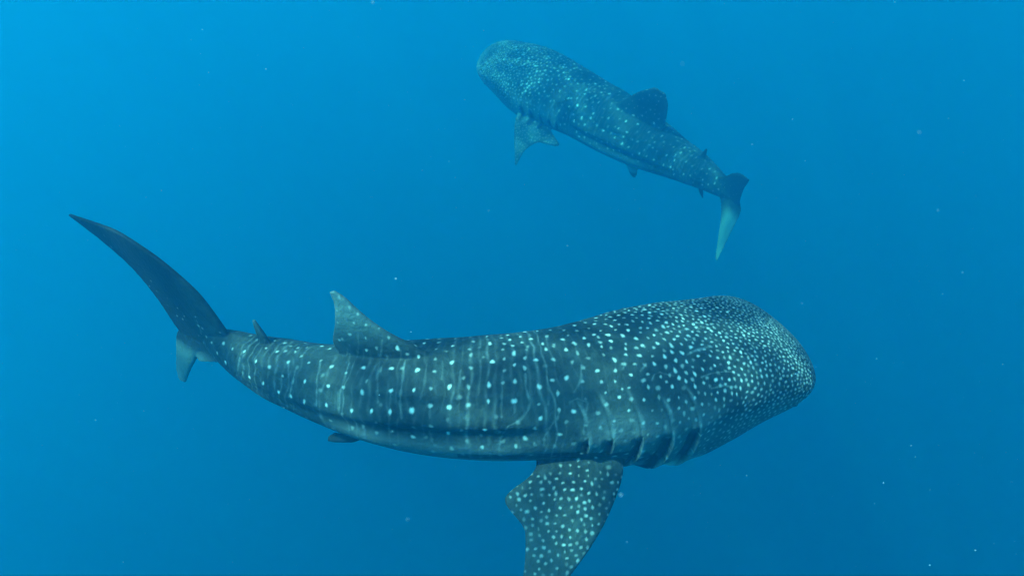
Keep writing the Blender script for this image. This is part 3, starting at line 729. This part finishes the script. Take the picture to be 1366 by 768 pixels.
    [(0.0011, 0.35), (0.0985, 0.0435, 0.0523), (0.0974, 0.0508, 0.0507)],
    [(0.0011, 0.35), (0.1215, 0.0204, 0.0582), (0.1238, 0.0302, 0.0578)],
]


def gill_u(g, deg):
    return g + 0.00010 * (deg - 5) + 0.000006 * (deg - 5) ** 2


def skin_pattern(co, ring, deg, fin, cfg, rng):
    """pale spots, faint bars, white belly and dark gill openings, as values per vertex."""
    n = len(co)
    order = np.argsort(co[:, 0]); us = co[order, 0]
    spot = np.zeros(n); line = np.zeros(n)
    jit = cfg.get('jitter', 0.0)

    def stamp(arr, p, r, a, soft=0.62, ell=False):
        lo, hi = np.searchsorted(us, (p[0] - 2 * r, p[0] + 2 * r))
        ix = order[lo:hi]
        dv = co[ix] - p
        if ell:
            ex, ph0 = rng.uniform(0.92, 1.28), rng.uniform(0, 6.28)
            an = np.arctan2(dv[:, 2] + dv[:, 1], dv[:, 0])
            dv = dv * (ex, 1 / ex, 1 / ex)
            d = np.linalg.norm(dv, axis=1) / r * (1 + 0.16 * np.sin(2 * an + ph0) + 0.10 * np.sin(3 * an + 2 * ph0))
        else:
            d = np.linalg.norm(dv, axis=1) / r
        v = a * (1 - smooth(1 - soft, 1 + soft, d))
        arr[ix] = np.maximum(arr[ix], v)
    pts = []
    for side in (1, -1):
        for (u, y, z, r, a) in SPOTS:
            p = np.array((u, y * side, z))
            if side == -1 or jit:
                p = p + rng.normal(0, 0.0012 + jit, 3) * (1, 0.6, 0.6)
                lo, hi = np.searchsorted(us, (p[0] - 0.004, p[0] + 0.004))
                near = order[lo:hi]
                p = co[near[np.argmin(((co[near] - p) ** 2).sum(1))]]
            pec = u > 0.26 and (abs(y) > 0.095 or z < -0.04)
            pts.append((p, r * (0.72 if pec else 0.84) * rng.uniform(0.72, 1.1), a * rng.uniform(0.68, 1.05) * (0.68 if pec else 1.0)))
    P = np.array([p for p, r, a in pts]).reshape(-1, 3)
    # small spots crowding the head, finer towards the snout, and a sprinkle over the pectoral fins
    belly = ring['belly']
    cand = np.where((~fin) & (co[:, 0] < 0.33) & (belly < 0.5))[0]
    cand = rng.permutation(cand)[:130000]
    acc = list(P); accr = [0.004] * len(acc)
    cells = {}
    cs = 0.02

    def key(p):
        return tuple(np.floor(p / cs).astype(int))
    for k, p in enumerate(acc):
        cells.setdefault(key(p), []).append(k)

    def free(p, d):
        c = key(p)
        for i in (-1, 0, 1):
            for j in (-1, 0, 1):
                for l in (-1, 0, 1):
                    for k in cells.get((c[0] + i, c[1] + j, c[2] + l), ()):
                        if np.dot(acc[k] - p, acc[k] - p) < d * d:
                            return False
        return True
    small = []
    for ix in cand:
        p = co[ix]
        u = p[0]
        d = np.interp(u, (0, 0.03, 0.09, 0.16, 0.22, 0.33), (0.0031, 0.0037, 0.0058, 0.0078, 0.0098, 0.0170)) * rng.uniform(0.86, 1.15)
        if u > 0.26 and rng.random() < 0.6:
            continue
        if free(p, d):
            acc.append(p); cells.setdefault(key(p), []).append(len(acc) - 1)
            small.append((p, min(d * rng.uniform(0.21, 0.30) * (1 + 0.25 * (u < 0.06)), rng.uniform(0.0014, 0.0024)), rng.uniform(0.25, 0.95) * np.interp(u, (0, 0.04, 0.2, 0.33), (0.65, 0.80, 0.66, 0.42))))
    bi = np.where((~fin) & (co[:, 0] > 0.27) & (co[:, 0] < 0.79) & (belly < 0.4))[0]
    bdeg = np.degrees(np.arctan2(co[bi, 2], co[bi, 1]))
    for kk, uu in enumerate(np.arange(0.285, 0.785, 0.0185)):
        col = bi[np.abs(co[bi, 0] - uu) < 0.004]
        cd = bdeg[np.abs(co[bi, 0] - uu) < 0.004]
        strong = 1.0 if kk % 2 else 0.5
        for dd in np.arange(-20, 201, np.interp(uu, (0.28, 0.78), (10.5, 24))):
            w = np.abs(cd - dd - (kk % 2) * 5 - rng.normal(0, 1.2)) + rng.random(len(cd)) * 0.8
            if len(w) == 0 or w.min() > 4:
                continue
            p = co[col[np.argmin(w)]]
            if free(p, 0.0125):
                acc.append(p); cells.setdefault(key(p), []).append(len(acc) - 1)
                small.append((p, np.interp(uu, (0.28, 0.78), (0.0026, 0.0018)) * rng.uniform(0.75, 1.05), strong * rng.uniform(0.35, 0.85) * cfg.get('grid', 0.4)))
    cand = np.where(fin & (co[:, 0] > 0.17) & (co[:, 0] < 0.46) & (co[:, 2] < 0.03))[0]
    cand = rng.permutation(cand)[:16000]
    for ix in cand:
        p = co[ix]
        if free(p, 0.0068 * rng.uniform(0.85, 1.25)):
            acc.append(p); cells.setdefault(key(p), []).append(len(acc) - 1)
            small.append((p, rng.uniform(0.0011, 0.0019), rng.uniform(0.15, 0.5)))
    cand = np.where((co[:, 0] > 0.49) & (co[:, 0] < 0.63) & (co[:, 2] > 0.072))[0]
    for ix in rng.permutation(cand)[:700]:
        p = co[ix]
        if free(p, 0.013 * rng.uniform(0.85, 1.3)):
            acc.append(p); cells.setdefault(key(p), []).append(len(acc) - 1)
            small.append((p, rng.uniform(0.0011, 0.0019), rng.uniform(0.2, 0.6)))
    cand = np.where((co[:, 0] > 0.78) & (co[:, 2] > -0.01) & (np.abs(co[:, 2] - 0.9 * (co[:, 0] - 0.80)) < 0.016))[0]
    for ix in rng.permutation(cand)[:500]:
        p = co[ix]
        if p[0] < 0.95 and free(p, 0.012 * rng.uniform(0.85, 1.4)):
            acc.append(p); cells.setdefault(key(p), []).append(len(acc) - 1)
            small.append((p, rng.uniform(0.0009, 0.0014), rng.uniform(0.10, 0.45)))
    for p, r, a in pts + small:
        stamp(spot, p, r, a, ell=True)
    for side in (1, -1):
        for ln in LINES:
            w, a = ln[0]
            q = np.array(ln[1:]) * (1, side, 1)
            if side == -1 or jit:
                q = q + rng.normal(0, 0.001 + jit, 3)
            for k in range(len(q) - 1):
                m = max(2, int(np.linalg.norm(q[k + 1] - q[k]) / 0.0012))
                for t in np.linspace(0, 1, m, endpoint=False):
                    pp = q[k] * (1 - t) + q[k + 1] * t
                    stamp(line, pp, w * (0.85 + 0.3 * math.sin(900 * pp[2] + k)), a * (0.75 + 0.25 * math.sin(420 * pp[2] + 700 * pp[0])), 0.8)
    ub = co[:, 0] + 0.0028 * np.sin(deg * 0.055 + co[:, 0] * 37) + 0.0012 * np.sin(deg * 0.19 + co[:, 0] * 90)
    cid = np.floor(ub / 0.0098).astype(int); fr = ub / 0.0098 - cid
    hs = np.abs(np.sin(cid * 12.9898) * 43758.5453) % 1.0
    wid = 0.07 + 0.13 * ((hs * 7.3) % 1.0)
    along = 0.5 + 0.5 * np.sin(deg * (0.06 + 0.10 * hs) + cid * 2.4) * np.sin(deg * 0.17 + cid)
    bars = np.exp(-((fr - 0.5) / wid) ** 2) * (0.06 + 0.34 * hs ** 1.5) * along
    bars *= smooth(0.27, 0.34, co[:, 0]) * (1 - smooth(0.74, 0.79, co[:, 0])) * smooth(-34, -12, deg) * (~fin)
    return np.clip(spot, 0, 1), np.maximum(line * 1.3, bars * 1.2)


def build_shark(cfg, name, label, seed):
    rng = np.random.default_rng(seed)
    co, ls, lt, lv, ed = fuse(shark_parts(cfg), cfg['voxel'])
    co = relax(co, ed, 6)
    # how far each vertex stands outside the plain body: fins
    t_ = pchip(BODY[:, 0], BODY[:, 2], co[:, 0]); b_ = pchip(BODY[:, 0], BODY[:, 3], co[:, 0])
    w_ = pchip(BODY[:, 0], BODY[:, 1], co[:, 0]); zc = pchip(BODY[:, 0], BODY[:, 4], co[:, 0])
    yy = co[:, 1] / w_; zz = (co[:, 2] - zc) / np.where(co[:, 2] > zc, t_, b_)
    rr = np.hypot(yy, zz)
    u = co[:, 0].copy()
    deg = np.degrees(np.arctan2(zz, np.abs(yy)))
    fin = (rr > 1.22) | (co[:, 0] > 0.80)
    fin &= co[:, 0] > 0.17
    # let the fins grow out of the body with a soft fillet
    dg_ = np.bincount(ed.ravel(), minlength=len(co)).astype(float)

    def spread(a, k):
        for _ in range(k):
            a = 0.5 * a + 0.5 * (np.bincount(ed[:, 0], a[ed[:, 1]], len(a)) + np.bincount(ed[:, 1], a[ed[:, 0]], len(a))) / dg_
        return a
    kk = int(14 * 0.0013 / cfg['voxel']) + 3
    fz = spread(((rr > 1.12) & (u > 0.17) & (u < 0.77)).astype(float), kk * 2)
    seam = np.clip(4 * fz * (1 - fz), 0, 1) * (rr < 1.4)
    seam = np.clip(spread(seam, 4) * 1.3, 0, 1)[:, None]
    for _ in range(kk):
        av = np.stack([(np.bincount(ed[:, 0], co[ed[:, 1], a], len(co)) + np.bincount(ed[:, 1], co[ed[:, 0], a], len(co))) / dg_ for a in range(3)], -1)
        co = co + 0.6 * seam * (av - co)
    nrm = vnormals(co, ls, lv)
    # gills: the skin swells towards the back of each flap and drops into the slit behind it
    env = smooth(np.where(co[:, 0] > 0.275, -22, -54), np.where(co[:, 0] > 0.275, -4, -34), deg) * (1 - smooth(28, 50, deg)) * (~fin)
    disp = np.zeros(len(co)); low_all = smooth(6, -8, deg) * smooth(-42, -26, deg); slit = np.zeros(len(co)); lip = np.zeros(len(co))
    prev = np.full(len(co), 0.172)
    for k, g in enumerate(GILLS):
        gu = gill_u(g, deg)
        span = np.clip((u - prev) / (gu - prev), 0, 1)
        disp = np.maximum(disp, np.where(u > prev, cfg.get('gill', 1.0) * 0.0062 * (1 - 0.72 * smooth(-6, 12, deg)) * span ** 2.4 * (1 - smooth(gu, gu + 0.0075, u)), 0))
        low = smooth(6, -8, deg) * smooth(-42, -26, deg)
        wd = 0.0022 + 0.0092 * low * (1 if k < 2 else 0.5)
        d = (u - gu) / wd
        slit = np.maximum(slit, np.where(d > -0.3, np.exp(-np.clip(d, 0, 9) ** 2 * 1.2), 0) * (0.26 + 0.74 * low) * smooth(0, 0.5, env))
        lip = np.maximum(lip, np.exp(-((u - gu + 0.0030) / 0.0022) ** 2) * env * (0.30 + 0.25 * np.sin(deg * 0.22 + k * 2.1)))
        prev = gu
    disp = disp * env - 0.0085 * slit * env * (0.35 + 0.65 * low_all)
    # eye socket swell and soft unevenness of the skin
    disp = disp + (~fin) * 0.00025 * np.sin(co[:, 0] * 90 + 3 * np.sin(co[:, 2] * 70)) * np.sin(co[:, 1] * 80 + 2)
    co2 = co + nrm * disp[:, None]
    belly = (0.13 * smooth(12, -18, deg) + 0.87 * smooth(-30, -54, deg + 6 * np.sin(u * 55))) * (~fin) * (1 - 0.85 * smooth(0.40, 0.58, u))
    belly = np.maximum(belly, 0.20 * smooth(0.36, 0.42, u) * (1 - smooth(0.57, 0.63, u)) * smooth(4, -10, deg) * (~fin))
    belly = np.maximum(belly, 0.16 * smooth(0.15, 0.19, u) * (1 - smooth(0.31, 0.34, u)) * smooth(34, 12, deg) * (~fin))  # gill skin painted paler for its lit look, over real countershading
    belly = belly * (1 - ((u > 0.24) & (u < 0.46) & (rr > 1.02) & (deg < -14) & (co[:, 2] > -0.095)))
    belly = belly * (1 - ((u > 0.56) & (rr > 1.06)))
    under = fin & (nrm[:, 2] < -0.25) & (u < 0.47)
    belly = np.maximum(belly, under * 0.8)
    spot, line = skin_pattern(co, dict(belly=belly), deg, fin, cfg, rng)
    spot *= 1 - 0.8 * belly
    line = np.maximum(line, np.clip(lip, 0, 1))
    line = np.maximum(line, cfg.get('snout_pale', 0.22) * (1 - smooth(0.006, 0.035, u)))  # snout rim painted pale for its sunlit look and crowded fine spots
    loc = np.array(cfg['loc'])
    wco = bend(co2, cfg)
    root = bpy.data.objects.new(name, None)
    root.empty_display_size = 0.3
    COL.objects.link(root)
    root.location = cfg['loc']
    root['label'] = label; root['category'] = 'shark'; root['group'] = 'whale sharks swimming past each other'
    me = bpy.data.meshes.new('body')
    me.vertices.add(len(co)); me.vertices.foreach_set('co', wco.ravel())
    me.loops.add(len(lv)); me.loops.foreach_set('vertex_index', lv)
    me.polygons.add(len(ls)); me.polygons.foreach_set('loop_start', ls)
    me.update(calc_edges=True)
    me.polygons.foreach_set('use_smooth', np.ones(len(ls), bool))
    at = me.color_attributes.new('skin', 'FLOAT_COLOR', 'POINT')
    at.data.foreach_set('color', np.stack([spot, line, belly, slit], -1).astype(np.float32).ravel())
    at2 = me.attributes.new('fin', 'FLOAT', 'POINT')
    at2.data.foreach_set('value', (smooth(1.05, 2.3, rr) * (u < 0.76) * (u > 0.17) * np.where(co[:, 2] < 0, 0.14 * (u < 0.5), cfg.get('pale_fin', 1.0))  # side light on the dorsal fin painted in as paler skin
                                   + smooth(0.80, 0.86, u) * (cfg.get('tail_pale', 0.8) - (0.9 + cfg.get('tail_pale', 0.8)) * smooth(-0.035, 0.015, co[:, 2]))).astype(np.float32))  # sunlit look of the lower tail lobe painted pale; upper lobe dark grey
    me.materials.append(MAT_SKIN)
    body = bpy.data.objects.new('body', me); COL.objects.link(body); body.parent = root
    # eyes, low on the corners of the head
    for side in (1, -1):
        y, z = ring_radius(np.array([0.052]), np.array([R(-16.0)]))
        c = np.array([[0.056, side * y[0] * 0.995, z[0]]])
        p = bend(c, cfg)[0]
        p2 = bend(c + np.array([[0, side * 0.01, 0]]), cfg)[0]
        ax = Vector(p2 - p).normalized()
        eye_mesh(p, ax, cfg['length'] * 0.0052, root)
    if cfg.get('store'):
        cfg['canon'] = co; cfg['world'] = wco + loc; cfg['fin'] = fin
    return root


def eye_mesh(p, ax, r, parent):
    import bmesh
    q = ax.to_track_quat('Z', 'Y').to_matrix().to_4x4()
    for nm, rad, off, mat in (('eye', r, -0.62, MAT_EYE), ('pupil', r * 0.55, 0.22, MAT_PUPIL)):
        bm = bmesh.new()
        bmesh.ops.create_uvsphere(bm, u_segments=20, v_segments=12, radius=rad)
        me = bpy.data.meshes.new(nm); bm.to_mesh(me); bm.free()
        me.polygons.foreach_set('use_smooth', [True] * len(me.polygons))
        me.materials.append(mat)
        o = bpy.data.objects.new(nm, me); COL.objects.link(o)
        if nm == 'eye':
            o.matrix_local = Matrix.Translation(Vector(p) + ax * r * off) @ q
            o.parent = parent; eye = o
        else:
            o.parent = eye; o.location = (0, 0, r * 0.55)


def skin_material():
    m = bpy.data.materials.new('whale_shark_skin')
    m.use_nodes = True
    nt = m.node_tree; L = nt.links.new
    bs = nt.nodes['Principled BSDF']
    at = nd(nt, 'ShaderNodeAttribute', attribute_name='skin')
    sep = nd(nt, 'ShaderNodeSeparateColor')
    L(at.outputs['Color'], sep.inputs[0])
    tc = nd(nt, 'ShaderNodeTexCoord')

    def noise(scale, detail, rough=0.55):
        t = nd(nt, 'ShaderNodeTexNoise'); t.inputs['Scale'].default_value = scale
        t.inputs['Detail'].default_value = detail; t.inputs['Roughness'].default_value = rough
        L(tc.outputs['Object'], t.inputs['Vector'])
        return t.outputs['Fac']

    def mix(fac, a, b, mode='MIX'):
        x = nd(nt, 'ShaderNodeMix', data_type='RGBA', blend_type=mode)
        for sock, v in ((x.inputs[0], fac), (x.inputs[6], a), (x.inputs[7], b)):
            if isinstance(v, (tuple, float, int)):
                sock.default_value = v if not isinstance(v, tuple) else (*v, 1)
            else:
                L(v, sock)
        return x.outputs[2]

    def mr(v, a, b, c, d):
        x = nd(nt, 'ShaderNodeMapRange'); x.inputs[1].default_value = a; x.inputs[2].default_value = b
        x.inputs[3].default_value = c; x.inputs[4].default_value = d
        L(v, x.inputs[0])
        return x.outputs[0]

    def mul(a, b):
        x = nd(nt, 'ShaderNodeMath', operation='MULTIPLY')
        for k, v in enumerate((a, b)):
            if isinstance(v, (int, float)):
                x.inputs[k].default_value = v
            else:
                L(v, x.inputs[k])
        return x.outputs[0]
    base = mix(mr(noise(2.2, 4), 0.35, 0.68, 0, 1), (0.006, 0.010, 0.011), (0.030, 0.041, 0.041))
    base = mix(mr(noise(14, 6, 0.65), 0.42, 0.70, 0, 0.40), base, (0.066, 0.088, 0.088))
    fa = nd(nt, 'ShaderNodeAttribute', attribute_name='fin')
    base = mix(mr(fa.outputs['Fac'], 0, 1, 0, 0.75), base, (0.165, 0.22, 0.21))
    base = mix(mr(fa.outputs['Fac'], 0, -1, 0, 0.95), base, (0.009, 0.012, 0.013))
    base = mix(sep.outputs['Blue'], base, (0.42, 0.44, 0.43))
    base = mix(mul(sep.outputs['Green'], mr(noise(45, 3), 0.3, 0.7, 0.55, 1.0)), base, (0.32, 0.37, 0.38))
    base = mix(mul(sep.outputs['Red'], mr(noise(60, 3), 0.25, 0.6, 0.75, 1.0)), base, (0.70, 0.77, 0.76))
    base = mix(mul(at.outputs['Alpha'], 0.97), base, (0.003, 0.004, 0.004))
    L(base, bs.inputs['Base Color'])
    bs.inputs['Roughness'].default_value = 0.62
    bs.inputs['Specular IOR Level'].default_value = 0.18
    bp = nd(nt, 'ShaderNodeBump'); bp.inputs['Strength'].default_value = 0.5; bp.inputs['Distance'].default_value = 0.02
    L(noise(30, 5, 0.6), bp.inputs['Height'])
    L(bp.outputs[0], bs.inputs['Normal'])
    return m


def plain(name, col, rough, spec=0.5):
    m = bpy.data.materials.new(name); m.use_nodes = True
    nt = m.node_tree; bs = nt.nodes['Principled BSDF']
    t = nd(nt, 'ShaderNodeTexNoise'); t.inputs['Scale'].default_value = 40
    r = nd(nt, 'ShaderNodeValToRGB')
    r.color_ramp.elements[0].color = (*[c * 0.75 for c in col], 1); r.color_ramp.elements[1].color = (*[min(1, c * 1.2) for c in col], 1)
    nt.links.new(t.outputs['Fac'], r.inputs[0]); nt.links.new(r.outputs[0], bs.inputs['Base Color'])
    bs.inputs['Roughness'].default_value = rough; bs.inputs['Specular IOR Level'].default_value = spec
    return m


MAT_SKIN = skin_material()
MAT_EYE = plain('eye_white', (0.10, 0.11, 0.11), 0.25)
MAT_PUPIL = plain('eye_pupil', (0.01, 0.01, 0.01), 0.15)

build_shark(SHARK1, 'whale_shark', 'nearest spotted whale shark heading right, its pectoral fin cut by the lower frame', 3)
build_shark(SHARK2, 'whale_shark', 'smaller, hazier whale shark behind and above, swimming away to the upper left', 8)


# ------------------------------------------------------------------ specks of plankton drifting in the water
def build_specks():
    rng = random.Random(11)
    pit = R(CAM_PITCH)
    fw = Vector((0, math.cos(pit), -math.sin(pit))); up = Vector((0, math.sin(pit), math.cos(pit))); rt = Vector((1, 0, 0))
    V, F = [], []
    t = (1 + 5 ** 0.5) / 2
    ico = [Vector(v).normalized() for v in ((-1, t, 0), (1, t, 0), (-1, -t, 0), (1, -t, 0), (0, -1, t), (0, 1, t), (0, -1, -t), (0, 1, -t), (t, 0, -1), (t, 0, 1), (-t, 0, -1), (-t, 0, 1))]
    tri = ((0, 11, 5), (0, 5, 1), (0, 1, 7), (0, 7, 10), (0, 10, 11), (1, 5, 9), (5, 11, 4), (11, 10, 2), (10, 7, 6), (7, 1, 8), (3, 9, 4), (3, 4, 2), (3, 2, 6), (3, 6, 8), (3, 8, 9), (4, 9, 5), (2, 4, 11), (6, 2, 10), (8, 6, 7), (9, 8, 1))
    spots = []
    for _ in range(34):
        dd = rng.uniform(0.9, 2.6)
        spots.append((fw * dd + rt * rng.uniform(-0.9, 0.9) * dd + up * rng.uniform(-0.55, 0.55) * dd, rng.uniform(0.0007, 0.0017)))
    while len(spots) < 2600:
        p = Vector((rng.uniform(-9, 9), rng.uniform(0.4, 14), rng.uniform(-11, 2)))
        if p.length < 0.9:
            continue
        spots.append((p, rng.choice((0.0012, 0.0015, 0.002, 0.0025, 0.003)) * (0.55 + 0.12 * p.length)))
    for p, r in spots:
        k = len(V)
        sx, sy, sz = (rng.uniform(0.6, 1.4) for _ in range(3))
        V += [(p.x + v.x * r * sx, p.y + v.y * r * sy, p.z + v.z * r * sz) for v in ico]
        F += [(a + k, b + k, c + k) for a, b, c in tri]
    me = bpy.data.meshes.new('plankton')
    me.from_pydata(V, [], F)
    me.polygons.foreach_set('use_smooth', [True] * len(me.polygons))
    me.materials.append(plain('plankton_speck', (0.34, 0.52, 0.58), 0.7, 0.1))
    o = bpy.data.objects.new('plankton', me); COL.objects.link(o)
    o['kind'] = 'stuff'; o['label'] = 'tiny pale specks of plankton drifting through the blue water'; o['category'] = 'plankton'


build_specks()
